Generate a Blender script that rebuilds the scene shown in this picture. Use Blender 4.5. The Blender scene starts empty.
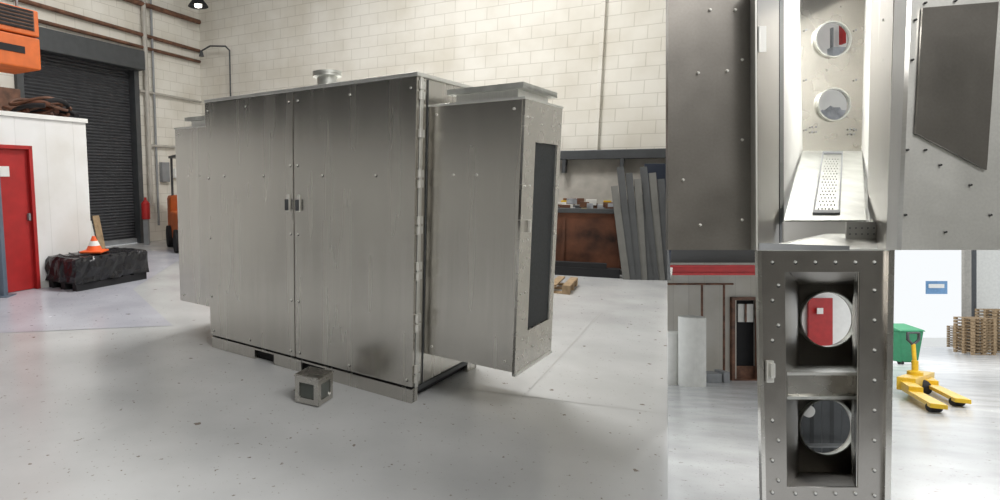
import bpy, bmesh, math, random
from mathutils import Vector, Matrix
random.seed(4)
S=bpy.context.scene; COL=S.collection
try: S.view_settings.view_transform='Standard'
except Exception: pass

# ---------------------------------------------------------------- materials
def nodes(name):
    m=bpy.data.materials.new(name); m.use_nodes=True
    nt=m.node_tree; b=nt.nodes['Principled BSDF']; return m,nt,b
def N(nt,t,**k):
    n=nt.nodes.new(t)
    for a,v in k.items():
        if a in n.inputs: n.inputs[a].default_value=v
        else: setattr(n,a,v)
    return n
def mapped(nt,scale=(1,1,1),coord='Object'):
    tc=N(nt,'ShaderNodeTexCoord'); mp=N(nt,'ShaderNodeMapping'); mp.inputs['Scale'].default_value=scale
    nt.links.new(tc.outputs[coord],mp.inputs['Vector']); return mp.outputs['Vector']
def ramp(nt,fac,stops):
    r=N(nt,'ShaderNodeValToRGB'); e=r.color_ramp.elements
    while len(e)<len(stops): e.new(.5)
    for i,(p,c) in enumerate(stops):
        e[i].position=p; e[i].color=(c[0],c[1],c[2],1)
    nt.links.new(fac,r.inputs['Fac']); return r.outputs['Color']
def plain(name,c,rough=.6,metal=0,var=.12,scale=6,bump=0):
    m,nt,b=nodes(name); v=mapped(nt)
    n=N(nt,'ShaderNodeTexNoise'); n.inputs['Scale'].default_value=scale; n.inputs['Detail'].default_value=6
    nt.links.new(v,n.inputs['Vector'])
    lo=[x*(1-var) for x in c]; hi=[min(1,x*(1+var)) for x in c]
    nt.links.new(ramp(nt,n.outputs['Fac'],[(.3,lo),(.7,hi)]),b.inputs['Base Color'])
    b.inputs['Roughness'].default_value=rough; b.inputs['Metallic'].default_value=metal
    if bump:
        bp=N(nt,'ShaderNodeBump'); bp.inputs['Strength'].default_value=bump; bp.inputs['Distance'].default_value=.02
        nt.links.new(n.outputs['Fac'],bp.inputs['Height']); nt.links.new(bp.outputs['Normal'],b.inputs['Normal'])
    return m
def steel(name,c=(.60,.58,.54),rough=.26,streak=(45,45,.8),var=.035,broad=.09):
    m,nt,b=nodes(name); v=mapped(nt,streak)
    n=N(nt,'ShaderNodeTexNoise'); n.inputs['Scale'].default_value=3; n.inputs['Detail'].default_value=3
    nt.links.new(v,n.inputs['Vector'])
    v2=mapped(nt,(5,5,.35)); n2=N(nt,'ShaderNodeTexNoise'); n2.inputs['Scale'].default_value=1.6; n2.inputs['Detail'].default_value=2; nt.links.new(v2,n2.inputs['Vector'])
    fine=ramp(nt,n.outputs['Fac'],[(.3,[x*(1-var) for x in c]),(.7,[x*(1+var) for x in c])])
    wide=ramp(nt,n2.outputs['Fac'],[(.32,[1-broad]*3),(.68,[1]*3)])  # broad streaks of reflected brightness, put into the base colour
    mm=N(nt,'ShaderNodeMix',data_type='RGBA',blend_type='MULTIPLY'); mm.inputs['Factor'].default_value=1
    nt.links.new(fine,mm.inputs['A']); nt.links.new(wide,mm.inputs['B']); nt.links.new(mm.outputs['Result'],b.inputs['Base Color'])
    b.inputs['Metallic'].default_value=1
    r=N(nt,'ShaderNodeMapRange'); r.inputs['To Min'].default_value=rough-.05; r.inputs['To Max'].default_value=rough+.06
    nt.links.new(n2.outputs['Fac'],r.inputs['Value']); nt.links.new(r.outputs['Result'],b.inputs['Roughness'])
    return m
def blocks(name,c1,c2,mortar,bw=.45,bh=.22):
    m,nt,b=nodes(name); tc=N(nt,'ShaderNodeTexCoord'); sp=N(nt,'ShaderNodeSeparateXYZ'); cb=N(nt,'ShaderNodeCombineXYZ')
    nt.links.new(tc.outputs['Object'],sp.inputs[0]); nt.links.new(sp.outputs['X'],cb.inputs['X']); nt.links.new(sp.outputs['Z'],cb.inputs['Y'])
    br=N(nt,'ShaderNodeTexBrick'); nt.links.new(cb.outputs[0],br.inputs['Vector'])
    br.inputs['Scale'].default_value=1; br.inputs['Brick Width'].default_value=bw; br.inputs['Row Height'].default_value=bh
    br.inputs['Mortar Size'].default_value=.008; br.inputs['Mortar Smooth'].default_value=.3
    br.inputs['Color1'].default_value=(*c1,1); br.inputs['Color2'].default_value=(*c2,1); br.inputs['Mortar'].default_value=(*mortar,1)
    n=N(nt,'ShaderNodeTexNoise'); n.inputs['Scale'].default_value=1.1; n.inputs['Detail'].default_value=8; nt.links.new(tc.outputs['Object'],n.inputs['Vector'])
    g=ramp(nt,n.outputs['Fac'],[(.3,(.84,.82,.78)),(.6,(1,1,1))])
    mm=N(nt,'ShaderNodeMix',data_type='RGBA',blend_type='MULTIPLY'); mm.inputs['Factor'].default_value=1
    nt.links.new(br.outputs['Color'],mm.inputs['A']); nt.links.new(g,mm.inputs['B']); nt.links.new(mm.outputs['Result'],b.inputs['Base Color'])
    bp=N(nt,'ShaderNodeBump'); bp.inputs['Strength'].default_value=.4; bp.inputs['Distance'].default_value=.01; bp.invert=True
    nt.links.new(br.outputs['Fac'],bp.inputs['Height']); nt.links.new(bp.outputs['Normal'],b.inputs['Normal'])
    b.inputs['Roughness'].default_value=.7; return m
def floormat(name,c,rough=.2):
    m,nt,b=nodes(name); v=mapped(nt)
    n=N(nt,'ShaderNodeTexNoise'); n.inputs['Scale'].default_value=1.3; n.inputs['Detail'].default_value=9; nt.links.new(v,n.inputs['Vector'])
    base=ramp(nt,n.outputs['Fac'],[(.3,[x*.87 for x in c]),(.68,[x*1.05 for x in c])])
    col=base
    for sc,lo,hi,dk in ((13,.285,.31,(.42,.36,.30)),(34,.29,.33,(.62,.58,.53))):
        n2=N(nt,'ShaderNodeTexNoise'); n2.inputs['Scale'].default_value=sc; n2.inputs['Detail'].default_value=3; nt.links.new(v,n2.inputs['Vector'])
        sp=ramp(nt,n2.outputs['Fac'],[(lo,dk),(hi,(1,1,1))])
        mm=N(nt,'ShaderNodeMix',data_type='RGBA',blend_type='MULTIPLY'); mm.inputs['Factor'].default_value=1
        nt.links.new(col,mm.inputs['A']); nt.links.new(sp,mm.inputs['B']); col=mm.outputs['Result']
    nt.links.new(col,b.inputs['Base Color'])
    r=N(nt,'ShaderNodeMapRange'); r.inputs['To Min'].default_value=rough-.06; r.inputs['To Max'].default_value=rough+.12
    nt.links.new(n.outputs['Fac'],r.inputs['Value']); nt.links.new(r.outputs['Result'],b.inputs['Roughness']); return m
def glow(name,c,s):
    m,nt,b=nodes(name); b.inputs['Base Color'].default_value=(*c,1)
    b.inputs['Emission Color'].default_value=(*c,1); b.inputs['Emission Strength'].default_value=s; return m

M_steel=steel('brushed_stainless'); M_steel2=steel('brushed_stainless_shaded',(.36,.34,.315),.36)  # second is the same stainless, darkened in colour for shaded faces
M_steelL=steel('brushed_stainless_lit',(.82,.82,.79),.48,broad=.03)  # same stainless, paler in colour for brightly lit faces and edges
M_galv=steel('galvanised_steel',(.62,.63,.60),.5,(4,4,4),.12,.03)
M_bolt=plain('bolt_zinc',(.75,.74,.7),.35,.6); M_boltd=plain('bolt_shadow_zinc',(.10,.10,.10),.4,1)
M_black=plain('black_void',(.012,.012,.014),.8); M_mesh=plain('filter_dark',(.035,.04,.045),.6,.3,.3,80)
M_blk=blocks('painted_blockwork',(.74,.72,.66),(.76,.74,.68),(.60,.58,.52),.45,.24)
M_blkoff=blocks('office_blockwork',(.82,.82,.82),(.84,.84,.84),(.76,.76,.76),.45,.15)
M_floor=floormat('painted_concrete',(.54,.55,.555)); M_floorb=floormat('painted_concrete_lilac',(.50,.51,.57))
M_red=plain('red_paint',(.42,.02,.02),.45); M_white=plain('white_paint',(.8,.8,.78),.5,0,.04)
M_grey=plain('grey_paint',(.25,.26,.27),.5); M_dgrey=plain('dark_grey_steel',(.07,.075,.08),.45,.3)
M_orange=plain('orange_paint',(.62,.13,.02),.5); M_cone=plain('cone_orange',(.9,.13,.02),.5)
M_wrap=plain('black_stretch_wrap',(.012,.012,.015),.22,0,.5,9,.8); M_wood=plain('pallet_wood',(.34,.24,.14),.8,0,.3,10)
M_rust=plain('rusty_skip_paint',(.10,.037,.018),.7,.1,.9,2.5,.3); M_pipe=plain('conduit_pipe',(.42,.40,.36),.5)
M_brown=plain('brown_cable',(.13,.06,.035),.6,0,.5); M_shut=plain('shutter_grey',(.085,.088,.095),.5,.3)
M_dark=plain('dark_matt',(.03,.03,.03),.8); M_yel=plain('yellow_paint',(.72,.46,.02),.4)
M_green=plain('green_plastic',(.02,.20,.09),.5); M_blue=plain('navy_panel',(.015,.022,.04),.5); M_post=plain('slate_post',(.12,.16,.21),.4)
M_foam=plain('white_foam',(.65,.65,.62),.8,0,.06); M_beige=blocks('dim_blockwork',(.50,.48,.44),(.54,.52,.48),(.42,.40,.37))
M_cloth=plain('grey_cloth',(.35,.37,.4),.8,0,.4,8,.5); M_glass=plain('smoky_window',(.10,.11,.10),.1,.2); M_tar=plain('yard_concrete',(.75,.75,.73),.8)
M_blueboard=plain('blue_board',(.16,.32,.55),.6); M_plankd=plain('plank_dark',(.10,.105,.11),.5,.3); M_plankl=plain('plank_light',(.19,.19,.18),.5,.3)
M_joint=plain('joint_line',(.36,.36,.35),.6)

# ---------------------------------------------------------------- helpers
def empty(name,M=None,loc=None,rz=0):
    o=bpy.data.objects.new(name,None); o.empty_display_size=.2; COL.objects.link(o)
    if M is not None: o.matrix_world=M
    else:
        o.location=loc or (0,0,0); o.rotation_euler=(0,0,rz)
    return o
def mesh(name,vs,fs,mat,parent=None,M=None,smooth=False,bevel=0,solid=0):
    me=bpy.data.meshes.new(name); me.from_pydata([tuple(v) for v in vs],[],fs)
    bm=bmesh.new(); bm.from_mesh(me); bmesh.ops.recalc_face_normals(bm,faces=bm.faces); bm.to_mesh(me); bm.free()
    me.materials.append(mat); o=bpy.data.objects.new(name,me); COL.objects.link(o)
    if smooth:
        for p in me.polygons: p.use_smooth=True
    if parent: o.parent=parent
    if M is not None: o.matrix_local=M
    if solid:
        s=o.modifiers.new('thick','SOLIDIFY'); s.thickness=solid; s.offset=0
    if bevel:
        b=o.modifiers.new('bevel','BEVEL'); b.width=bevel; b.segments=2; b.limit_method='ANGLE'
    return o
BF=[(0,1,2,3),(4,7,6,5),(0,4,5,1),(1,5,6,2),(2,6,7,3),(3,7,4,0)]
def box(name,x0,x1,y0,y1,z0,z1,mat,parent=None,bevel=0,M=None):
    vs=[(x0,y0,z0),(x1,y0,z0),(x1,y1,z0),(x0,y1,z0),(x0,y0,z1),(x1,y0,z1),(x1,y1,z1),(x0,y1,z1)]
    return mesh(name,vs,BF,mat,parent,M,bevel=bevel)
def multi(name,boxes,mat,parent=None,M=None,bevel=0):
    vs=[];fs=[]
    for (x0,x1,y0,y1,z0,z1) in boxes:
        k=len(vs); vs+=[(x0,y0,z0),(x1,y0,z0),(x1,y1,z0),(x0,y1,z0),(x0,y0,z1),(x1,y0,z1),(x1,y1,z1),(x0,y1,z1)]
        fs+=[tuple(k+i for i in f) for f in BF]
    return mesh(name,vs,fs,mat,parent,M,bevel=bevel)
def lathe(name,prof,mat,parent=None,M=None,n=32,cap=True):
    vs=[];fs=[]
    for r,z in prof:
        for i in range(n): vs.append((r*math.cos(2*math.pi*i/n),r*math.sin(2*math.pi*i/n),z))
    for j in range(len(prof)-1):
        for i in range(n): fs.append((j*n+i,j*n+(i+1)%n,(j+1)*n+(i+1)%n,(j+1)*n+i))
    if cap and prof[0][0]>0: fs.append(tuple(range(n)))
    if cap and prof[-1][0]>0: fs.append(tuple((len(prof)-1)*n+i for i in range(n)))
    o=mesh(name,vs,fs,mat,parent,M)
    return o
def studs(name,pts,nrm,r,h,mat,parent,n=10):
    "bolt heads as one mesh: short round heads standing on points, along nrm"
    nrm=Vector(nrm).normalized(); qq=nrm.to_track_quat('Z','Y').to_matrix(); vs=[];fs=[]
    for p in pts:
        k=len(vs); p=Vector(p)
        for hh,rr in ((0,r),(h,r*.75)):
            for i in range(n): vs.append(p+qq@Vector((rr*math.cos(2*math.pi*i/n),rr*math.sin(2*math.pi*i/n),hh)))
        for i in range(n): fs.append((k+i,k+(i+1)%n,k+n+(i+1)%n,k+n+i))
        fs.append(tuple(k+n+i for i in range(n)))
    return mesh(name,vs,fs,mat,parent)
def tube(name,pts,r,mat,parent=None,M=None,smooth=False):
    cu=bpy.data.curves.new(name,'CURVE'); cu.dimensions='3D'; sp=cu.splines.new('POLY'); sp.points.add(len(pts)-1)
    for i,p in enumerate(pts): sp.points[i].co=(*p,1)
    cu.bevel_depth=r; cu.bevel_resolution=3; cu.use_fill_caps=True; cu.materials.append(mat)
    o=bpy.data.objects.new(name+'_c',cu); COL.objects.link(o)
    me=bpy.data.meshes.new_from_object(o.evaluated_get(bpy.context.evaluated_depsgraph_get())); bpy.data.objects.remove(o)
    ob=bpy.data.objects.new(name,me); COL.objects.link(ob)
    for p in me.polygons: p.use_smooth=True
    if parent: ob.parent=parent
    if M is not None: ob.matrix_local=M
    return ob
def circ(cx,cy,r,n=40): return [(cx+r*math.cos(2*math.pi*i/n),cy+r*math.sin(2*math.pi*i/n)) for i in range(n)]
def plate(name,outer,holes,th,mat,parent=None,M=None,warp=None):
    "sheet in the local XY plane with cut-outs"
    cu=bpy.data.curves.new(name,'CURVE'); cu.dimensions='2D'; cu.fill_mode='BOTH'; cu.extrude=th/2
    for loop in [outer]+holes:
        sp=cu.splines.new('POLY'); sp.points.add(len(loop)-1); sp.use_cyclic_u=True
        for i,p in enumerate(loop): sp.points[i].co=(p[0],p[1],0,1)
    cu.materials.append(mat); o=bpy.data.objects.new(name+'_c',cu); COL.objects.link(o)
    me=bpy.data.meshes.new_from_object(o.evaluated_get(bpy.context.evaluated_depsgraph_get())); bpy.data.objects.remove(o)
    if warp:
        for v in me.vertices: v.co=warp(v.co)
    ob=bpy.data.objects.new(name,me); COL.objects.link(ob)
    if parent: ob.parent=parent
    if M is not None: ob.matrix_local=M
    return ob
def frameM(o,x,y):
    x=Vector(x).normalized(); y=Vector(y); z=x.cross(y).normalized(); y=z.cross(x)
    m=Matrix((x,y,z)).transposed().to_4x4(); m.translation=Vector(o); return m
def rect(x0,x1,y0,y1): return [(x0,y0),(x1,y0),(x1,y1),(x0,y1)]

# ---------------------------------------------------------------- camera
EYE=1.6; P=math.atan(72/582)
cam=bpy.data.cameras.new('camera'); co=bpy.data.objects.new('camera',cam); COL.objects.link(co)
co.location=(0,0,EYE); co.rotation_euler=(math.pi/2-P,0,0); cam.sensor_width=36; cam.lens=36*.582; cam.shift_x=.167; cam.clip_start=.05
S.camera=co
MB=Matrix.Translation((0,0,EYE))@Matrix.Rotation(-P,4,'X')    # frame of the side bays: x right, y away, z up

# ---------------------------------------------------------------- hall shell
a_w=math.atan2(-.515,.857)
corner=(-3.62,16.39)
mesh('floor',[(-10,-9,0),(9,-9,0),(9,2.2,0),(1.37,2.2,0),(6.12,10.54,0),(-3.62,16.39,0),(-9.9,6,0)],[(0,1,2,3,4,5,6)],M_floor)
o=box('wall_back',0,11.36,0,.2,-.0,8,M_blk); o.location=(*corner,0); o.rotation_euler=(0,0,a_w)
WL=empty('wall_left',loc=(*corner,0),rz=math.atan2(.857,.515))
for nm,b in (('pier_far',(-2.28,0,0,.2,0,8)),('pier_near',(-6.6,-5.2,0,.2,0,8)),('lintel',(-5.2,-2.28,0,.2,4.2,8))):
    box(nm,*b,M_blk,WL)
box('reflected_dark_wall',-13,-6.6,0,.2,0,8,M_dark,WL)  # out of view, added dark to darken the top of the steel's reflection
RD=empty('roller_shutter_door',loc=(*corner,0),rz=math.atan2(.857,.515))
vs=[];fs=[];nz=60
for i in range(nz*4+1):
    z=4.2*i/(nz*4); yy=.12+.018*math.cos(i*math.pi/2)
    vs+=[(-5.2,yy,z),(-2.28,yy,z)]
for i in range(nz*4): fs.append((2*i,2*i+1,2*i+3,2*i+2))
mesh('curtain',vs,fs,M_shut,RD)
multi('guides',[(-2.36,-2.22,-.1,.1,0,4.3),(-5.26,-5.12,-.1,.1,0,4.3)],M_dgrey,RD)
box('drum_housing',-5.3,-2.2,-.32,0,4.15,4.6,M_dgrey,RD,.02)
box('bottom_rail',-5.15,-2.3,.04,.16,0,.12,M_grey,RD)
box('wall_side',-10.1,-9.9,-9,6,2.6,8,M_dark)  # out of view, dark colour chosen to shape the steel's reflection
ow=box('wall_front',-10,9,0,.1,0,8,M_blk); ow.location=(0,-9.1,0)
sw=empty('unseen_wall_band'); box('reflected_white_band',-10.1,-9.9,-9,6,0,2.6,M_white,sw)  # unseen white band, added as the bright strip in the steel's reflection
box('unseen_wall_right',8.9,9.1,-9,2.2,0,8,M_foam)  # added out of view to keep sky light from the hall
wp=mesh('unseen_partition',[(1.723,3.0,-.95),(6.145,10.7,-2.9),(6.145,10.7,7),(1.723,3.0,7)],[(0,1,2,3)],M_foam); wp.matrix_world=MB  # edge-on plane, added to block side light and fill the end panel's reflection
mesh('ceiling',[(-10.1,-9.1,8),(9.1,-9.1,8),(9.1,10,8),(-3.6,17.5,8),(-11,6,8)],[(0,1,2,3,4)],M_grey)
mesh('floor_paint_strip',[(-9,4.9,.003),(-1.75,6.2,.003),(-2.9,8.3,.003),(-3.1,13.4,.003),(-9,9,.003)],[(0,1,2,3,4)],M_floorb)
fj=mesh('floor_joint',[(1.35,4.05,.002),(1.354,4.047,.002),(3.2,6.8,.002),(3.195,6.803,.002),(0.95,4.3,.002),(0.953,4.31,.002),(2.3,3.8,.002),(2.3,3.797,.002)],[(0,1,2,3),(4,5,6,7)],M_joint)

# ---------------------------------------------------------------- enclosure
TH=math.atan2(-.634,.773)
E=empty('industrial_enclosure',loc=(-1.164,5.396,0),rz=TH)
W=2.224; D=1.05
box('body_shell',.004,W-.004,.035,D,.11,2.285,M_steel,E,.004)
box('roof_cap',-.004,W+.012,-.004,D+.01,2.275,2.302,M_steelL,E,.004)
box('door_left',.0,1.092,0,.034,.122,2.272,M_steel,E,.005)
box('door_right',1.100,W+.006,0,.034,.122,2.272,M_steel,E,.005)
box('door_gap',1.09,1.102,.02,.036,.105,2.272,M_black,E)
box('door_foot_gap',.01,W,.022,.034,.104,.124,M_black,E)
box('corner_post',W,W+.014,.036,.075,.11,2.27,M_steelL,E,.003)
box('corner_seam',W-.002,W+.004,.15,.156,.11,2.27,M_dgrey,E)
box('corner_shadow_gap',W+.004,W+.0065,.034,.040,.11,2.27,M_black,E)
for i,z in enumerate((.18,.25,.55,.62,.92,.99,1.24,1.31,1.56,1.63,1.9,2.15,2.22)):
    lathe(f'hinge_{i}',[(.013,-.028),(.013,.028)],M_bolt,E,Matrix.Translation((W+.018,.028,z)),12)
    box(f'hinge_leaf_{i}',W+.006,W+.018,.036,.09,z-.026,z+.026,M_steelL,E)
multi('plinth',[(0.01,.60,.005,.05,0,.104),(.60,.84,.005,.05,.088,.104),(.84,1.16,.005,.05,0,.104),(1.16,1.42,.005,.05,.088,.104),(1.42,W,.005,.05,0,.104),
   (.01,.05,.05,D,.04,.105),(W-.03,W,.02,.09,0,.10),(W-.04,W,.88,D,0,.10),(0,W,D-.04,D,0,.10)],M_steel,E,bevel=.002)
multi('plinth_side_rail',[(W-.04,W,.09,.88,.07,.105)],M_dgrey,E)  # dark colour carries the shade low on the cabinet side
multi('fork_pockets',[(.60,.84,.06,D-.06,0.0,.085),(1.16,1.42,.06,D-.06,0,.085)],M_black,E)
box('underside_shade',.06,W-.06,.1,D-.06,.005,.1,M_black,E)  # black block standing in for the shade under the cabinet
pts=[]
for x0,x1 in ((.045,1.05),(1.15,W-.04)):
    for f_ in (0,.5,1):
        for z in (.17,2.2): pts.append((x0+(x1-x0)*f_,0,z))
for x in (.25,.75,1.4,1.9): pts.append((x,0,1.62))
for z in (.5,1.05,1.6): pts+= [(.03,0,z),(1.06,0,z+.1),(1.14,0,z+.1)]
studs('door_bolts',pts,(0,-1,0),.009,.010,M_bolt,E)
studs('door_bolt_shadows',[(p[0]+.003,-.0005,p[2]-.004) for p in pts],(0,-1,0),.0115,.001,M_boltd,E)  # dark discs set off-centre, a painted shadow behind each bolt head
for i,x in enumerate((1.040,1.156)):
    box(f'latch_plate_{i}',x-.014,x+.014,-.012,0,1.33,1.47,M_bolt,E,.003)
    box(f'latch_lever_{i}',x-.010,x+.010,-.04,-.012,1.34,1.43,M_dgrey,E,.005)
def plenum(x0,x1,side):
    box(f'plenum_{side}',x0,x1-(.016 if side=='right' else 0),.16,.85,.334,2.09,M_steel,E,.004)
    box(f'plenum_{side}_lid',x0-.004,x1+.004,.152,.858,2.085,2.10,M_steelL,E,.003)
    cx0,cx1=x0+.12,x1-.03
    multi(f'plenum_{side}_collar',[(cx0+.05,cx1-.05,.24,.26,2.1,2.16),(cx0+.05,cx1-.05,.76,.78,2.1,2.16),(cx0+.05,cx0+.07,.26,.76,2.1,2.16),(cx1-.07,cx1-.05,.26,.76,2.1,2.16)],M_steelL,E)
    plate(f'plenum_{side}_flange',rect(cx0,cx1,.20,.82),[rect(cx0+.07,cx1-.07,.27,.75)],.018,M_galv,E,Matrix.Translation((0,0,2.168)))
    multi(f'plenum_{side}_upstand',[(cx0,cx1,.195,.205,2.16,2.195),(cx0,cx0+.01,.2,.82,2.16,2.195),(cx1-.01,cx1,.2,.82,2.16,2.195)],M_galv,E)
    studs(f'plenum_{side}_bolts',[(x0+f_*(x1-x0),.16,z) for f_ in (.1,.9) for z in (.40,2.03)]+[(x0+.55*(x1-x0),.16,1.62),(x0+.3*(x1-x0),.16,1.62)],(0,-1,0),.009,.01,M_bolt,E)
plenum(W+.002,W+.684,'right'); plenum(-.684,-.002,'left')
XE=W+.684
Mend=frameM((XE-.008,.16,0),(0,1,0),(0,0,1))
plate('intake_panel',rect(0,.69,.31,2.085),[rect(.2,.62,.58,1.83)],.016,M_steel,E,Mend)
box('intake_filter',XE-.02,XE-.014,.34,.80,.56,1.85,M_mesh,E)
multi('intake_bars',[(XE-.013,XE-.004,.36+.42*k,.362+.42*k,.58,1.83) for k in (0,.995)],M_steelL,E)
box('intake_lip',XE-.01,XE+.006,.16,.85,.308,.33,M_steelL,E,.002)
studs('intake_bolts',[(XE,.16+d,z) for d in (.05,.13,.66) for z in (.42,.85,1.2,1.55,1.98)]+[(XE,.16+d,1.95) for d in (.3,.5)]+[(XE,.16+d,.45) for d in (.3,.5)],(1,0,0),.007,.006,M_bolt,E)
box('intake_lock',XE,XE+.02,.28,.30,1.25,1.33,M_bolt,E,.004)
sp=Matrix.Translation((1.03,.5,0))
lathe('roof_spigot',[(.085,2.30),(.085,2.46),(.125,2.46),(.125,2.475),(.12,2.478),(.125,2.481),(.125,2.50),(.07,2.50),(.07,2.4)],M_galv,E,sp,40)
lathe('roof_spigot_base',[(.12,2.30),(.12,2.315),(.085,2.315)],M_galv,E,sp,40)

J=empty('junction_box',loc=(-.145,4.04,0),rz=math.radians(-30))
box('case_back',-.09,.09,.10,.11,.012,.19,M_white,J); box('case_floor',-.09,.09,-.07,.11,.012,.02,M_steel,J); box('case_left',-.094,-.088,-.07,.11,.012,.19,M_white,J)
plate('front_bezel',rect(-.098,.098,.0,.19),[rect(-.06,.06,.04,.15)],.012,M_steel,J,frameM((0,-.08,.008),(1,0,0),(0,0,1)))
box('window',-.062,.062,-.074,-.071,.04,.165,M_glass,J)
box('lid',-.105,.105,-.09,.12,.195,.21,M_steel,J,.004)
plate('side_bezel',rect(-.09,.11,.0,.19),[rect(-.055,.075,.035,.15)],.008,M_steel,J,frameM((.096,0.005,.008),(0,1,0),(0,0,1)))
box('side_window',.086,.091,-.06,.09,.03,.165,M_glass,J)
multi('feet',[(-.09,-.05,-.07,-.03,0,.012),(.05,.09,-.07,-.03,0,.012),(-.09,-.05,.07,.11,0,.012),(.05,.09,.07,.11,0,.012)],M_dgrey,J)

# ---------------------------------------------------------------- office cabin, left
aL=math.atan2(.857,.515)
O=empty('site_office',loc=(-3.81,9.13,0),rz=aL)
plate('front_wall',rect(-6,0,0,2.44),[rect(-1.8,-.9,0,2.05)],.1,M_blkoff,O,frameM((0,.05,0),(1,0,0),(0,0,1)))
multi('end_wall',[(-.1,0,.1,3,0,2.44)],M_blkoff,O)
box('roof',-6,.02,-.03,3,2.44,2.5,M_white,O)
box('skirting',-.9,0,-.015,0,0,.1,M_foam,O)
DR=empty('door_1',loc=(-3.81,9.13,0),rz=aL)
box('leaf',-1.75,-.95,.04,.08,0.01,2.0,M_red,DR,.003)
multi('frame',[(-.95,-.90,-.02,.12,0,2.05),(-1.8,-1.75,-.02,.12,0,2.05),(-1.8,-.9,-.02,.12,2.0,2.05)],M_red,DR)
box('sign',-1.45,-1.22,.03,.04,1.62,1.76,M_white,DR); box('handle',-1.0,-.97,.0,.04,1.0,1.1,M_grey,DR)
pg=empty('guard_post',loc=(-4.50,7.80,0)); box('post',-.05,.05,-.05,.05,0,2.12,M_post,pg,.01); box('base_plate',-.12,.12,-.12,.12,0,.015,M_post,pg)
rc=empty('cable_coil',loc=(-4.78,9.66,2.5),rz=.3)
for k in range(9):
    sx,sy=random.uniform(.25,.5),random.uniform(.12,.3)
    ph=random.uniform(0,6); ox,oy=random.uniform(-.15,.15),random.uniform(-.08,.08)
    tube(f'loop_{k}',[(ox+sx*math.cos(t/6),oy+sy*math.sin(t/6),.10+.026*k+.06*math.sin(t/3+ph)) for t in range(0,24+k*2)],.025+.012*(k%2),(M_brown,M_rust,M_brown,M_black)[k%4],rc)
rb=empty('stored_boxes',loc=(-5.25,10.95,2.5),rz=aL)
multi('boxes',[(-1.2,-.5,0,.6,0,.65),(-.4,.15,.1,.6,0,.35),(-2.6,-1.4,0,.7,0,.5)],M_brown,rb,bevel=.01)
H=empty('space_heater',loc=(-4.42,9.1,3.22),rz=aL)
box('case',-1.3,.0,0,.7,0,.46,M_orange,H,.02)
box('upper_case',-1.3,.0,0,.7,.48,.86,M_orange,H,.02)
multi('grille',[(-1.2,-.1,-.02,0,.56+.05*i,.585+.05*i) for i in range(6)],M_black,H)
box('name_strip',-.95,-.25,-.01,0,.2,.3,M_black,H)
box('grille_back',-1.22,-.08,-.008,0,.55,.84,M_brown,H)
multi('hangers',[(-1.2,-1.17,.3,.33,.86,4.7),(-.15,-.12,.3,.33,.86,4.7)],M_grey,H)
PW=empty('wrapped_pallet',loc=(-3.62,8.1,0),rz=aL)
multi('pallet',[(0,1.25,0,.1,0,.1),(0,1.25,.27,.37,0,.1),(0,1.25,.55,.65,0,.1)]+[(i*.2,i*.2+.12,0,.65,.1,.13) for i in range(6)]+[(1.13,1.25,0,.65,.1,.13)],M_black,PW)
nx,ny=16,8; vs=[];fs=[]
def rr(): return random.uniform(-.018,.018)
for lev,z in enumerate((.12,.2,.30,.42,.47)):
    ring=[(x,-.02) for x in [i*1.29/nx-.02 for i in range(nx)]]+[(1.27,y) for y in [-.02+i*.69/ny for i in range(ny)]]+[(1.27-i*1.29/nx,.67) for i in range(nx)]+[(-.02,.67-i*.69/ny) for i in range(ny)]
    for x,y in ring:
        s=.97 if lev==4 else 1
        vs.append((.625+(x-.625)*s+rr(),.325+(y-.325)*s+rr(),z+rr()*.7))
    n=len(ring)
for l in range(4):
    for i in range(n): fs.append((l*n+i,l*n+(i+1)%n,(l+1)*n+(i+1)%n,(l+1)*n+i))
fs.append(tuple(4*n+i for i in range(n)))
mesh('wrapped_load',vs,fs,M_wrap,PW)
for k in range(7):
    x=.1+.16*k; tube(f'fold_{k}',[(x,-.03,.45),(x+.05,.1+rr(),.48),(x+rr(),.35,.47),(x+.06,.6,.48)],.010,M_wrap,PW)
C=empty('traffic_cone',loc=(-3.57,8.64,.50))
box('base',-.16,.16,-.16,.16,0,.03,M_cone,C,.01)
lathe('cone_lower',[(.115,.03),(.085,.10)],M_cone,C); lathe('reflective_band',[(.086,.10),(.052,.17)],M_white,C); lathe('cone_top',[(.052,.17),(.022,.24),(.015,.24)],M_cone,C)
F=empty('forklift',loc=(-2.72,12.3,0),rz=.4)
multi('mast',[(-.45,-.36,-.05,.07,0,2.0),(.36,.45,-.05,.07,0,2.0),(-.45,.45,-.03,.03,1.9,2.0),(-.45,.45,-.03,.03,.9,1.0)],M_dgrey,F)
multi('forks',[(-.3,-.2,-1.0,0,.05,.09),(.2,.3,-1.0,0,.05,.09)],M_dgrey,F)
box('chassis',-.5,.5,.1,1.6,.2,.85,M_orange,F,.05); box('counterweight',-.5,.5,1.5,2.1,.2,1.2,M_orange,F,.08)
multi('overhead_guard',[(-.45,-.4,.3,.35,.85,2.05),(.4,.45,.3,.35,.85,2.05),(-.45,-.4,1.6,1.65,.85,2.05),(.4,.45,1.6,1.65,.85,2.05),(-.48,.48,.25,1.7,2.05,2.1)],M_dgrey,F)
for i,(x,y) in enumerate(((-.5,.4),(.5,.4),(-.5,1.6),(.5,1.6))):
    lathe(f'wheel_{i}',[(.12,-.09),(.25,-.08),(.25,.08),(.12,.09)],M_black,F,Matrix.Translation((x,y,.25))@Matrix.Rotation(math.pi/2,4,'Y'),24)
cp=empty('wall_conduits',loc=(*corner,0),rz=aL)
tube('run_high',[(-9,-.08,5.15),(-.1,-.08,5.0)],.045,M_brown,cp); tube('run_mid',[(-6,-.08,4.78),(-.1,-.08,4.72)],.04,M_brown,cp)
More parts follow.
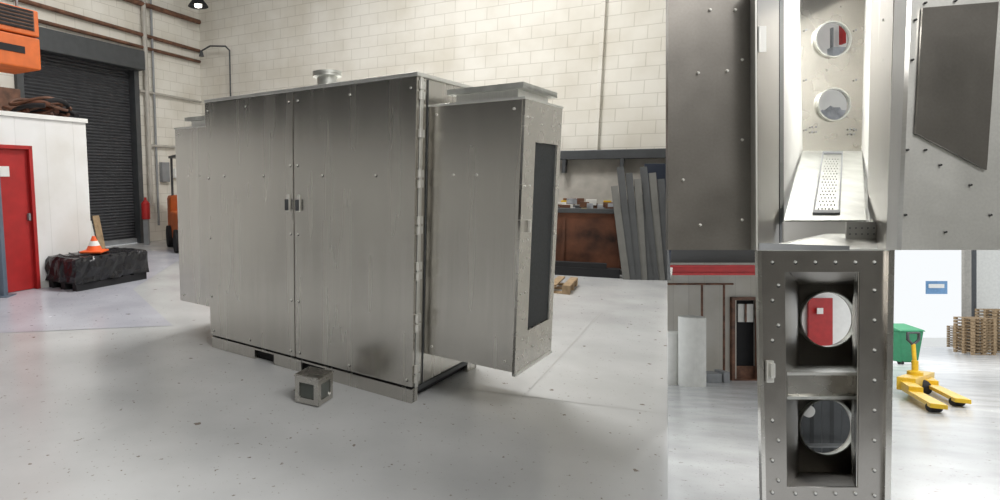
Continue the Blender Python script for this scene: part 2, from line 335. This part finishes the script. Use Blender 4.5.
tube('run_top',[(-9,-.1,5.75),(-.1,-.1,5.75)],.06,M_brown,cp); tube('run_low',[(-2.2,-.08,3.7),(-.1,-.08,3.66)],.03,M_pipe,cp)
tube('drop_1',[(-2.0,-.1,.9),(-2.0,-.1,8)],.06,M_pipe,cp); tube('drop_2',[(-1.75,-.08,.4),(-1.75,-.08,6)],.03,M_grey,cp); tube('drop_3',[(-1.1,-.08,2.4),(-1.9,-.08,2.4),(-2.0,-.08,2.2)],.04,M_pipe,cp)
box('switch_box',-1.6,-1.35,-.12,0,1.5,2.0,M_grey,cp,.01); box('switch_box_small',-1.15,-.95,-.1,0,1.6,1.85,M_white,cp,.01)
fx=empty('fire_extinguisher',loc=(-4.5,14.0,0.0)); lathe('bottle',[(.0,.62),(.10,.62),(.10,1.0),(.03,1.08),(.03,1.14),(0,1.14)],M_red,fx)
box('stand',-.06,.06,-.06,.06,0,.62,M_grey,fx,.01)
bd=empty('timber_boards',loc=(-4.72,11.6,0),rz=aL)
for i in range(2):
    mesh(f'board_{i}',[(i*.16-.2,-.1-.03*i,0),(i*.16-.05,-.1-.03*i,0),(i*.16-.05,.1-.03*i,.75+.1*i),(i*.16-.2,.1-.03*i,.75+.1*i)],[(0,1,2,3)],M_wood if i else M_foam,bd,solid=.02)
gn=empty('gooseneck_vent_pipe',loc=(*corner,0),rz=a_w)
tube('pipe',[(1.15,-.12,3.3),(1.15,-.12,4.9),(1.08,-.2,5.0),(.6,-.25,5.05),(.35,-.3,4.95)],.022,M_dgrey,gn)
lathe('cowl',[(.07,-.1),(.03,.05)],M_dgrey,gn,Matrix.Translation((.33,-.3,4.9)))
wl=empty('pendant_lamp',loc=(-3.35,15.1,5.83)); lathe('shade',[(.05,.3),(.08,.22),(.24,.02),(.25,0)],M_black,wl,cap=False); tube('cord',[(0,0,.3),(0,0,2.17)],.015,M_black,wl); lathe('bulb',[(0,-.04),(.09,-.01),(.09,.08),(0,.12)],glow('lamp_glow',(1,.95,.85),3),wl)

# ---------------------------------------------------------------- right side of back wall
wd=empty('wall_rail',loc=(*corner,0),rz=a_w)
box('rail_beam',7.2,11.3,-.25,0,1.95,2.12,M_dgrey,wd,.01)
box('wall_grey_band',7.2,11.3,-.03,0,.9,1.95,M_pipe,wd)  # thin sheet that makes the wall grey below the rail
box('pilaster',10.02,10.09,-.10,0,2.12,8,M_blk,wd)
multi('brackets',[(7.5+i,7.56+i,-.25,0,1.7,1.95) for i in range(4)],M_dgrey,wd)
tube('bracket_pipe_red',[(8.0,-.2,2.35),(8.2,-.2,2.5),(8.9,-.2,2.42),(9.2,-.2,2.3)],.02,M_orange,wd)
tube('bracket_pipe_white',[(7.9,-.2,2.55),(8.4,-.2,2.3),(9.3,-.2,2.24)],.018,M_white,wd)
SK=empty('waste_skip',loc=(3.8,9.9,0),rz=math.radians(-22))
vs=[(0,0,.12),(1.15,0,.12),(1.15,1.0,.12),(0,1.0,.12),(-.12,-.05,1.08),(1.3,-.05,1.08),(1.3,1.1,1.08),(-.12,1.1,1.08)]
mesh('hopper',vs,[(0,1,2,3),(0,1,5,4),(1,2,6,5),(2,3,7,6),(3,0,4,7)],M_rust,SK,solid=.03)
multi('rim',[(-.16,1.34,-.09,-.03,1.02,1.10),(-.16,1.34,1.08,1.14,1.02,1.10),(-.16,-.1,-.05,1.1,1.02,1.10),(1.28,1.34,-.05,1.1,1.02,1.10)],M_dgrey,SK,bevel=.01)
multi('ribs',[(x,x+.05,-.06,0,.15,1.02) for x in (.1,1.0)],M_rust,SK); multi('skids',[(.1,.2,0,1,0,.12),(.85,.95,0,1,0,.12)],M_black,SK)
jk=[]
for i in range(40):
    x=random.uniform(-.02,1.05);y=random.uniform(.1,.9);z=random.uniform(.98,1.15); s=random.uniform(.05,.22)
    jk.append((x,x+s,y,y+s*.6,z,z+random.uniform(.03,.12)))
multi('rubbish_brown',jk[:20],M_brown,SK); multi('rubbish_yellow',jk[20:24],M_yel,SK); multi('rubbish_grey',jk[24:34],M_cloth,SK); multi('rubbish_white',jk[34:],M_foam,SK)
multi('black_beam',[(-.1,1.0,-.35,-.15,0,.14),(-.2,.8,-.33,-.2,.14,.22)],M_black,SK)
PL=empty('leaning_planks',loc=(5.0,9.0,0),rz=math.radians(-20))
for i in range(8):
    x=-.36+.085*i; h=1.5+.10*((i*3)%4)
    ob=box(f'plank_{i}',-.05,.05,-.02,.02,0,h,M_plankd if i%3 else M_plankl,PL)
    ob.matrix_local=Matrix.Translation((x,.02*i,.0))@Matrix.Rotation(-.16+.02*(i%4),4,'Y')@Matrix.Rotation(-.10,4,'X')
def pallet(name,loc,rz,n=1,par=None,M=None,mat=None):
    e=empty(name,loc=loc,rz=rz) if M is None else empty(name,M=M)
    bs=[]
    for k in range(n):
        z=k*.145
        bs+=[(0,1.0,y,y+.1,z,z+.022) for y in (0,.35,.7)]+[(x,x+.1,y,y+.1,z+.022,z+.1) for x in (0,.45,.9) for y in (0,.35,.7)]+[(x,x+.1,0,.8,z+.1,z+.122) for x in (0,.18,.36,.54,.72,.9)]
    multi('boards',bs,mat or M_wood,e); return e
pallet('wooden_pallet',(2.40,8.40,0),math.radians(-30))
pallet('wooden_pallet',(5.05,9.5,0),math.radians(-35),1,mat=M_foam).scale=(.45,.5,1)
nb=empty('navy_panel_stack',loc=(5.44,10.28,0),rz=math.radians(-31))
box('panel_a',-.0,.5,0,.05,0,1.85,M_blue,nb,.005); box('panel_b',.05,.5,.08,.13,0,1.75,M_blue,nb,.005)

# ---------------------------------------------------------------- BAYS on the right (own sloping frame)
f=582.0
def q(px,py,w): return Vector(((px-333)*w/f,w,(250-py)*w/f))
def bay(name,org=(0,0,0)): return empty(name,M=MB@Matrix.Translation(org))
def sheet(name,corners,mat,par,th=.006):
    return mesh(name,[q(*c) for c in corners],[tuple(range(len(corners)))],mat,par,solid=th)
def fplate(name,w,outer,holes,th,mat,par):
    org=q(833,250,w)
    cv=lambda L:[((p[0]-833)*w/f,(250-p[1])*w/f) for p in L]
    return plate(name,cv(outer),[cv(h) for h in holes],th,mat,par,Matrix.Translation(org)@Matrix.Rotation(math.pi/2,4,'X'))

# --- upper bay : open enclosure with air duct
U=bay('open_air_duct_cabinet')
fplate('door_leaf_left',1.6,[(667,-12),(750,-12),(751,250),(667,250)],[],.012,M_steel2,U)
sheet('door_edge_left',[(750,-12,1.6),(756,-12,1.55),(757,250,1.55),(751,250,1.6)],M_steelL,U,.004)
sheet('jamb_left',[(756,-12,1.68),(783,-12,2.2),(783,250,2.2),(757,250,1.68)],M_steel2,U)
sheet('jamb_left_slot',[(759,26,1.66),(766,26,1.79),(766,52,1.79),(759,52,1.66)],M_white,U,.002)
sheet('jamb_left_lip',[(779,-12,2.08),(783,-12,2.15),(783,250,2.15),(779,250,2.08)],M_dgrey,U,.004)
sheet('duct_wall_left',[(783,-12,2.2),(799,-12,3.0),(802,156,3.0),(781,250,2.2)],M_white,U)
sheet('duct_seam_left',[(789,-12,2.45),(791,-12,2.55),(792,190,2.55),(789,205,2.45)],M_galv,U,.004)
hol=[circ(831,40,17),circ(832,105,15.5)]
fplate('duct_back',3.0,[(797,-12),(866,-12),(866,158),(800,158)],hol,.006,M_steel,U)
studs('duct_back_rivets',[q(x,y,2.99) for x in (806,856) for y in (30,80,130)]+[q(812+4*i,127+5*j,2.99) for i in range(2) for j in range(2)]+[q(850+4*i,129+5*j,2.99) for i in range(2) for j in range(2)],(0,-1,0),.005,.002,M_grey,U)
for i,(cx,cy,r) in enumerate(((831,40,17),(832,105,15.5))):
    c=q(cx,cy,3.0); R=r*3/f
    lathe(f'port_ring_{i}',[(R,.004),(R,.016),(R+.006,.016),(R+.006,.004)],M_galv,U,Matrix.Translation(c)@Matrix.Rotation(math.pi/2,4,'X'),40,cap=False)
sheet('duct_wall_right',[(866,-12,3.0),(876,-12,2.2),(872,250,2.2),(862,156,3.0)],M_white,U)
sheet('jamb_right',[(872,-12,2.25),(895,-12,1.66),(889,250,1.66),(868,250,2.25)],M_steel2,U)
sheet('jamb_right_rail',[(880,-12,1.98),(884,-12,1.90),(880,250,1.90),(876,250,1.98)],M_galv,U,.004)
sheet('door_edge_right',[(896,-12,1.60),(911,-12,1.50),(900,250,1.50),(887,250,1.60)],M_white,U,.004)  # bright glare along the edge, put in as white colour
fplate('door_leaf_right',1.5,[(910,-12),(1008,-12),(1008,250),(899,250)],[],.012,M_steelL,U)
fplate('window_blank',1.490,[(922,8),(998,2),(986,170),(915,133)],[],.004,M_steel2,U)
sheet('duct_floor',[(801,152,3.0),(864,152,3.0),(870,224,2.1),(783,224,2.1)],M_galv,U)
A=q(803,152,2.9);B=q(784,222,2.0);B2=q(866,222,2.0);A2=q(862,152,2.9); up=Vector((0,0,1))
def ob(c):   # tray coordinates (0..1 across, 0..1 along) on the sloping duct floor
    a=B.lerp(B2,c[0]); b_=A.lerp(A2,c[0]); return a.lerp(b_,c[1])+up*(.004+c[2])
ho=[circ(.40+.045*i+(.022 if j%2 else 0),.12+.042*j,.011,8) for i in range(5) for j in range(18)]
plate('perforated_tray',rect(0,1,0,1),ho,.004,M_galv,U,warp=ob)
mesh('tray_void',[ob((.36,.08,-.01)),ob((.66,.08,-.01)),ob((.66,.92,-.01)),ob((.36,.92,-.01))],[(0,1,2,3)],M_black,U)
plate('grille_surround',rect(.34,.68,.05,.95),[rect(.36,.66,.08,.92)],.008,M_grey,U,warp=lambda c:ob((c[0],c[1],c[2]+.008)))
sheet('tray_front_lip',[(783,222,2.0),(846,222,2.0),(845,243,1.98),(783,243,1.98)],M_white,U)
sheet('sill',[(783,243,1.98),(783,224,2.05),(872,224,2.05),(890,250,1.9),(757,250,1.9)],M_galv,U)
fplate('perforated_foot',1.96,[(846,222),(878,222),(880,250),(846,250)],[],.004,M_foam,U)
studs('foot_perforations',[q(850+6*i,228+6*j,1.955) for i in range(5) for j in range(4)],(0,-1,0),.003,.001,M_grey,U)
fplate('front_sill_box',1.7,[(757,243),(848,246),(848,250),(757,250)],[],.01,M_grey,U)
studs('leaf_bolts',[q(x,y,1.593) for x,y in ((698,73),(727,71),(683,180),(710,10),(735,10),(742,60),(742,140),(742,220),(700,225))],(0,-1,0),.004,.004,M_bolt,U)
studs('leaf_bolts_right',[q(x,y,1.493) for x,y in ((915,20),(925,150),(912,60),(907,150),(905,215),(940,165),(970,185),(990,215),(945,232),(925,3),(955,1))],(0,-1,0),.0035,.004,M_boltd,U)
studs('jamb_bolts',[q(884,y,1.86) for y in (20,60,100,140,180,220)],(-1,-1,0),.005,.004,M_bolt,U)
bw=bay('wall_store'); fplate('backing',5.0,[(740,-30),(1010,-30),(1010,250),(740,250)],[],.05,M_white,bw)
lb=bay('door_2'); fplate('leaf',4.9,[(841,24),(844,24),(844,44),(841,44)],[],.04,M_red,lb)
dk=bay('platform_trolley')
fplate('deck',4.6,[(830,48),(846,48),(846,58),(830,58)],[],.05,M_cloth,dk); fplate('rail',4.6,[(831,28),(832.5,28),(832.5,48),(831,48)],[],.02,M_grey,dk)
cl=bay('dust_sheet')
vs=[];fs=[];c0=q(832,114,4.0)
for j in range(9):
    for i in range(17):
        t=i/16*2-1; hgt=(1-abs(t)**1.5)*.16*(.8+.4*random.random())
        vs.append(c0+Vector((t*.2,-.1+.025*j+random.uniform(-.02,.02),-.12+hgt*math.sin(math.pi*j/8)**.5 if j else -.14)))
for j in range(8):
    for i in range(16): k=j*17+i; fs.append((k,k+1,k+18,k+17))
mesh('sheet',vs,fs,M_cloth,cl)

# --- lower bay : workshop seen past a steel door frame
FH=1.46; SL=80/f
def fl(w): return -FH-SL*w
def g(px,py):
    w=FH/((py-250)/f-SL); return Vector(((px-333)*w/f,w,fl(w)))
fb=bay('floor_workshop')
mesh('slab',[(1.5,2.8,fl(2.8)),(6.0,2.8,fl(2.8)),(60,50,fl(50)),(14,50,fl(50)),(9.4,17.2,fl(17.2)),(5,10,fl(10))],[(0,1,2,3,4,5)],M_floor,fb)
yd=bay('yard_ground'); mesh('ground',[(14,50,fl(50)-.02),(60,50,fl(50)-.02),(120,110,fl(110)),(20,110,fl(110))],[(0,1,2,3)],M_tar,yd)
wb=bay('wall_workshop')
fplate('blockwork_left',17,[(650,240),(790,240),(790,381),(650,381)],[[(734,300),(756,300),(756,379),(734,379)]],.2,M_beige,wb)
fplate('blockwork_right',17,[(790,240),(884,240),(884,381),(790,381)],[],.2,M_white,wb)
wn=bay('door_3'); fplate('leaf',17.15,[(732,298),(758,298),(758,383),(732,383)],[],.05,M_black,wn); fplate('pane',16.95,[(738,304),(753,304),(753,322),(738,322)],[],.03,M_foam,wn); fplate('frame',16.85,[(731,297),(759,297),(759,381),(731,381)],[[(734,300),(756,300),(756,379),(734,379)]],.1,M_brown,wn)
fplate('glazing_bar',16.9,[(745,304),(746.5,304),(746.5,322),(745,322)],[],.03,M_brown,wn)
fplate('kick_panel',17.0,[(734,366),(757,366),(757,380),(734,380)],[],.03,M_brown,wn)
rdm=bay('door_4'); fplate('leaf',16.8,[(808,298),(832,298),(832,350),(808,350)],[],.05,M_red,rdm); fplate('sign',16.7,[(817,308),(823,308),(823,314),(817,314)],[],.02,M_white,rdm)
bm_=bay('red_crane_beam')
multi('beam',[(q(650,0,12).x,q(765,0,12).x,11.9,12.1,q(0,267,12).z,q(0,265,12).z),(q(650,0,12).x,q(765,0,12).x,11.97,12.03,q(0,273,12).z,q(0,267,12).z),(q(650,0,12).x,q(765,0,12).x,11.9,12.1,q(0,275,12).z,q(0,273,12).z)],M_red,bm_)
dc=bay('ceiling_workshop'); mesh('deck',[q(640,262,17),q(884,262,17),q(888,243,11),q(640,243,11)],[(0,1,2,3)],M_dark,dc,solid=.05)
wc=bay('heating_pipes')
for i,(a,b) in enumerate((((668,284),(733,284)),((702,284),(702,345)),((724,284),(724,380)))):
    tube(f'pipe_{i}',[q(a[0],a[1],16.6),q(b[0],b[1],16.6)],.03,M_brown,wc)
for k,(px,w,py0,r) in enumerate(((692,15.2,317,12),(672,15.6,332,7))):
    e=bay('foam_roll',q(px,250,w)); R=r*w/f; z0=fl(w); z1=(250-py0)*w/f
    lathe('roll',[(R,z0),(R,z1),(R*.85,z1+.02),(R*.25,z1),(R*.25,z1-.3)],M_foam,e)
bx=bay('storage_crates'); g0=g(722,383)
multi('crates',[(g0.x-.4,g0.x,g0.y,g0.y+.4,g0.z,g0.z+.25),(g0.x+.05,g0.x+.22,g0.y,g0.y+.4,g0.z,g0.z+.3)],M_grey,bx,bevel=.01)
wr=bay('wall_loading'); fplate('pier',40,[(964,200),(1040,200),(1040,352),(964,352)],[],.3,M_foam,wr); fplate('pier_edge',39.6,[(963,200),(972,200),(972,352),(963,352)],[],.2,M_pipe,wr)
tube('shutter_chain',[q(974,200,39),q(974,335,39)],.12,M_dgrey,wr)
sg=bay('yard_sign_board'); fplate('board',70,[(926,281),(947,281),(947,294),(926,294)],[],.1,M_blueboard,sg); fplate('letters',69.5,[(929,284),(944,284),(944,288),(929,288)],[],.1,M_white,sg)
gb=g(903,364); WB=bay('wheeled_bin',gb)
mesh('tub',[(-.36,-.3,.12),(.36,-.3,.12),(.36,.3,.12),(-.36,.3,.12),(-.5,-.4,1.45),(.5,-.4,1.45),(.5,.4,1.45),(-.5,.4,1.45)],BF,M_green,WB,bevel=.04)
mesh('lid',[(-.54,-.46,1.45),(.54,-.46,1.45),(.54,.42,1.45),(-.54,.42,1.45),(-.5,-.4,1.52),(.5,-.4,1.52),(.45,.42,1.7),(-.45,.42,1.7)],BF,M_green,WB,bevel=.03)
for i,x in enumerate((-.3,.3)): lathe(f'wheel_{i}',[(.04,-.04),(.12,-.04),(.12,.04),(.04,.04)],M_black,WB,Matrix.Translation((x,-.2,.12))@Matrix.Rotation(math.pi/2,4,'Y'),16)
for i,(px,py,n,sc) in enumerate(((985,355,11,1.35),(970,349,9,1.3),(1006,353,13,1.45))):
    gp=g(px,py); pallet('pallet_stack',None,0,n,M=MB@Matrix.Translation(gp+Vector((-.7,0,0)))@Matrix.Scale(sc,4))
gt=g(917,392); T=bay('pallet_truck',gt)
def rel(px,py,dz=0): return g(px,py)-gt+Vector((0,0,dz))
def bar(name,a,b,w_,h,mat,par):
    d=(b-a); L=d.length; m_=frameM(a,d,Vector((0,0,1)).cross(d))
    return box(name,0,L,-w_/2,w_/2,-h/2,h/2,mat,par,.01,M=m_)
bar('fork_right',rel(924,389,.17),rel(963,408,.13),.22,.08,M_yel,T)
bar('fork_left',rel(908,397,.17),rel(939,414,.13),.22,.08,M_yel,T)
bar('yoke',rel(906,397,.28),rel(926,388,.28),.30,.28,M_yel,T)
bar('fork_root_l',rel(907,397,.25),rel(916,401,.2),.22,.18,M_yel,T); bar('fork_root_r',rel(923,388,.25),rel(932,393,.2),.22,.18,M_yel,T)
pc=rel(915,393,0)
lathe('pump',[(.14,.1),(.14,.5),(.06,.53),(.06,.75)],M_yel,T,Matrix.Translation(pc),20)
lathe('steer_wheel',[(.06,-.12),(.17,-.12),(.17,.12),(.06,.12)],M_black,T,Matrix.Translation(pc+Vector((-.05,-.15,.17)))@Matrix.Rotation(math.pi/2,4,'Y'),20)
tube('tiller',[pc+Vector((0,0,.6)),pc+Vector((.06,.1,1.12))],.04,M_yel,T)
hp=pc+Vector((.06,.1,1.10)); tube('handle_loop',[hp,hp+Vector((-.13,0,.12)),hp+Vector((-.13,0,.28)),hp+Vector((.13,0,.28)),hp+Vector((.13,0,.12)),hp],.03,M_dgrey,T)
for i,(px,py) in enumerate(((957,406),(934,412))): lathe(f'roller_{i}',[(.03,-.08),(.08,-.08),(.08,.08),(.03,.08)],M_black,T,Matrix.Translation(rel(px,py,.08))@Matrix.Rotation(math.pi/2,4,'Y'),16)
K=bay('steel_door_cabinet')
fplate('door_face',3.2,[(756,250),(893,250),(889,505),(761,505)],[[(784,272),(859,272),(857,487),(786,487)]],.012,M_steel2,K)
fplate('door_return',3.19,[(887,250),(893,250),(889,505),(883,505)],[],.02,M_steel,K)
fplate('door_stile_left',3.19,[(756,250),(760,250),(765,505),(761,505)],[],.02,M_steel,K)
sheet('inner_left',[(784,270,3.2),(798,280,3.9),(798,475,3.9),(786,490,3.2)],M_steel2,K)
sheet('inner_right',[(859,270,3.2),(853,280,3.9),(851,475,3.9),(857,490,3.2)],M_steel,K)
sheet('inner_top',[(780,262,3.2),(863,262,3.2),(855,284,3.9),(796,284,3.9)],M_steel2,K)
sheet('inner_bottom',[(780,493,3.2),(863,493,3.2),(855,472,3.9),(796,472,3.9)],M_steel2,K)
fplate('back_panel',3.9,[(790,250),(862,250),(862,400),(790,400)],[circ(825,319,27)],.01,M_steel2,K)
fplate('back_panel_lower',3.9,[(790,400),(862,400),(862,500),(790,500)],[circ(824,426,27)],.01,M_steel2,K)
fplate('shelf_front',3.3,[(785,374),(860,374),(859,398),(786,398)],[],.01,M_steel,K)
fplate('shelf_front_lip',3.28,[(785,372),(860,372),(860,375),(785,375)],[],.02,M_steelL,K)
fplate('shelf_front_edge',3.28,[(786,396),(859,396),(859,399),(786,399)],[],.02,M_galv,K)
sheet('shelf_top',[(792,366,3.85),(854,366,3.85),(860,373,3.3),(785,373,3.3)],M_galv,K,.004)
for i,(cx,cy,r) in enumerate(((825,319,27),(824,426,27))):
    R=r*3.9/f; lathe(f'port_rim_{i}',[(R,0),(R,.03),(R+.008,.03),(R+.008,0)],M_galv,K,Matrix.Translation(q(cx,cy,3.9))@Matrix.Rotation(math.pi/2,4,'X'),40,cap=False)
vs=[];fs=[]
for i in range(33):
    x=q(784+2.5*i,250,4.35).x; yv=4.35+(.015 if i%8<4 else 0)
    vs+=[(x,yv,q(0,392,4.35).z),(x,yv,q(0,475,4.35).z)]
for i in range(32): fs.append((2*i,2*i+1,2*i+3,2*i+2))
mesh('duct_lining',vs,fs,M_dgrey,K)
sheet('duct_shelf',[(790,444,4.3),(860,444,4.3),(860,447,4.2),(790,447,4.2)],M_grey,K,.01)
lathe('lining_hole',[(0,0),(.045,0),(.045,.01),(0,.01)],M_white,K,Matrix.Translation(q(808,411,4.3))@Matrix.Rotation(math.pi/2,4,'X'),20)  # small hole in the lining, drawn as a white disc
bp=[(x,y) for x in (772,) for y in (262,300,340,420,460,492)]+[(x,y) for x in (874,) for y in (262,290,320,350,380,410,440,470,495)]+[(x,262) for x in (795,815,835,855)]+[(x,493) for x in (795,815,835,855)]+[(778,y) for y in (285,325,440,480)]
studs('perimeter_bolts',[q(x,y,3.193) for x,y in bp],(0,-1,0),.008,.008,M_foam,K)
studs('perimeter_bolt_shadows',[q(x+.6,y+.8,3.1935) for x,y in bp],(0,-1,0),.011,.001,M_boltd,K)  # off-centre dark discs give every bolt a painted shadow
c=q(768,371,3.19); multi('lock',[(c.x-.02,c.x+.02,c.y-.02,c.y,c.z-.06,c.z+.06),(c.x-.012,c.x+.012,c.y-.04,c.y-.02,c.z-.03,c.z+.05)],M_bolt,K,bevel=.004)

# ---------------------------------------------------------------- light
wd_=bpy.data.worlds.new('daylight'); S.world=wd_; wd_.use_nodes=True
wd_.node_tree.nodes['Background'].inputs[0].default_value=(.95,.98,1,1); wd_.node_tree.nodes['Background'].inputs[1].default_value=1.0
def area(name,M,sx,sy,p,c=(1,.98,.95)):
    l=bpy.data.lights.new(name,'AREA'); l.shape='RECTANGLE'; l.size=sx; l.size_y=sy; l.energy=p; l.color=c
    o=bpy.data.objects.new(name,l); COL.objects.link(o); o.matrix_world=M; return o
T_=Matrix.Translation
area('overhead_area_light',T_((1.0,8.4,7.6)),3,1.2,580); area('overhead_area_light',T_((-4,9.5,7.6)),3,4,130); area('overhead_area_light',T_((2,-1.5,7.4))@Matrix.Rotation(math.radians(36),4,'Y'),6,3,630)  # last one is an added lamp, tilted to brighten the office wall
area('workshop_fill_light',MB@T_((12.2,11,2.2)),5,5,360); area('loading_fill_light',MB@T_((24,26,4)),10,10,1500)  # added lamps, hidden from view, that light the lower bay
area('workshop_fill_light',MB@T_((4.7,5.6,1.3)),1.4,1,110)  # hidden lamp added to brighten the dark near floor
area('duct_fill_light',MB@T_((q(832,0,2.5).x,2.5,1.35)),.3,.5,18)  # added lamp, brightens the inside of the duct
area('cabinet_fill_light',MB@T_((1.2,.2,2.2))@Matrix.Rotation(math.radians(40),4,'X'),1.2,.5,24)  # added lamp above and in front, brightens the door leaves
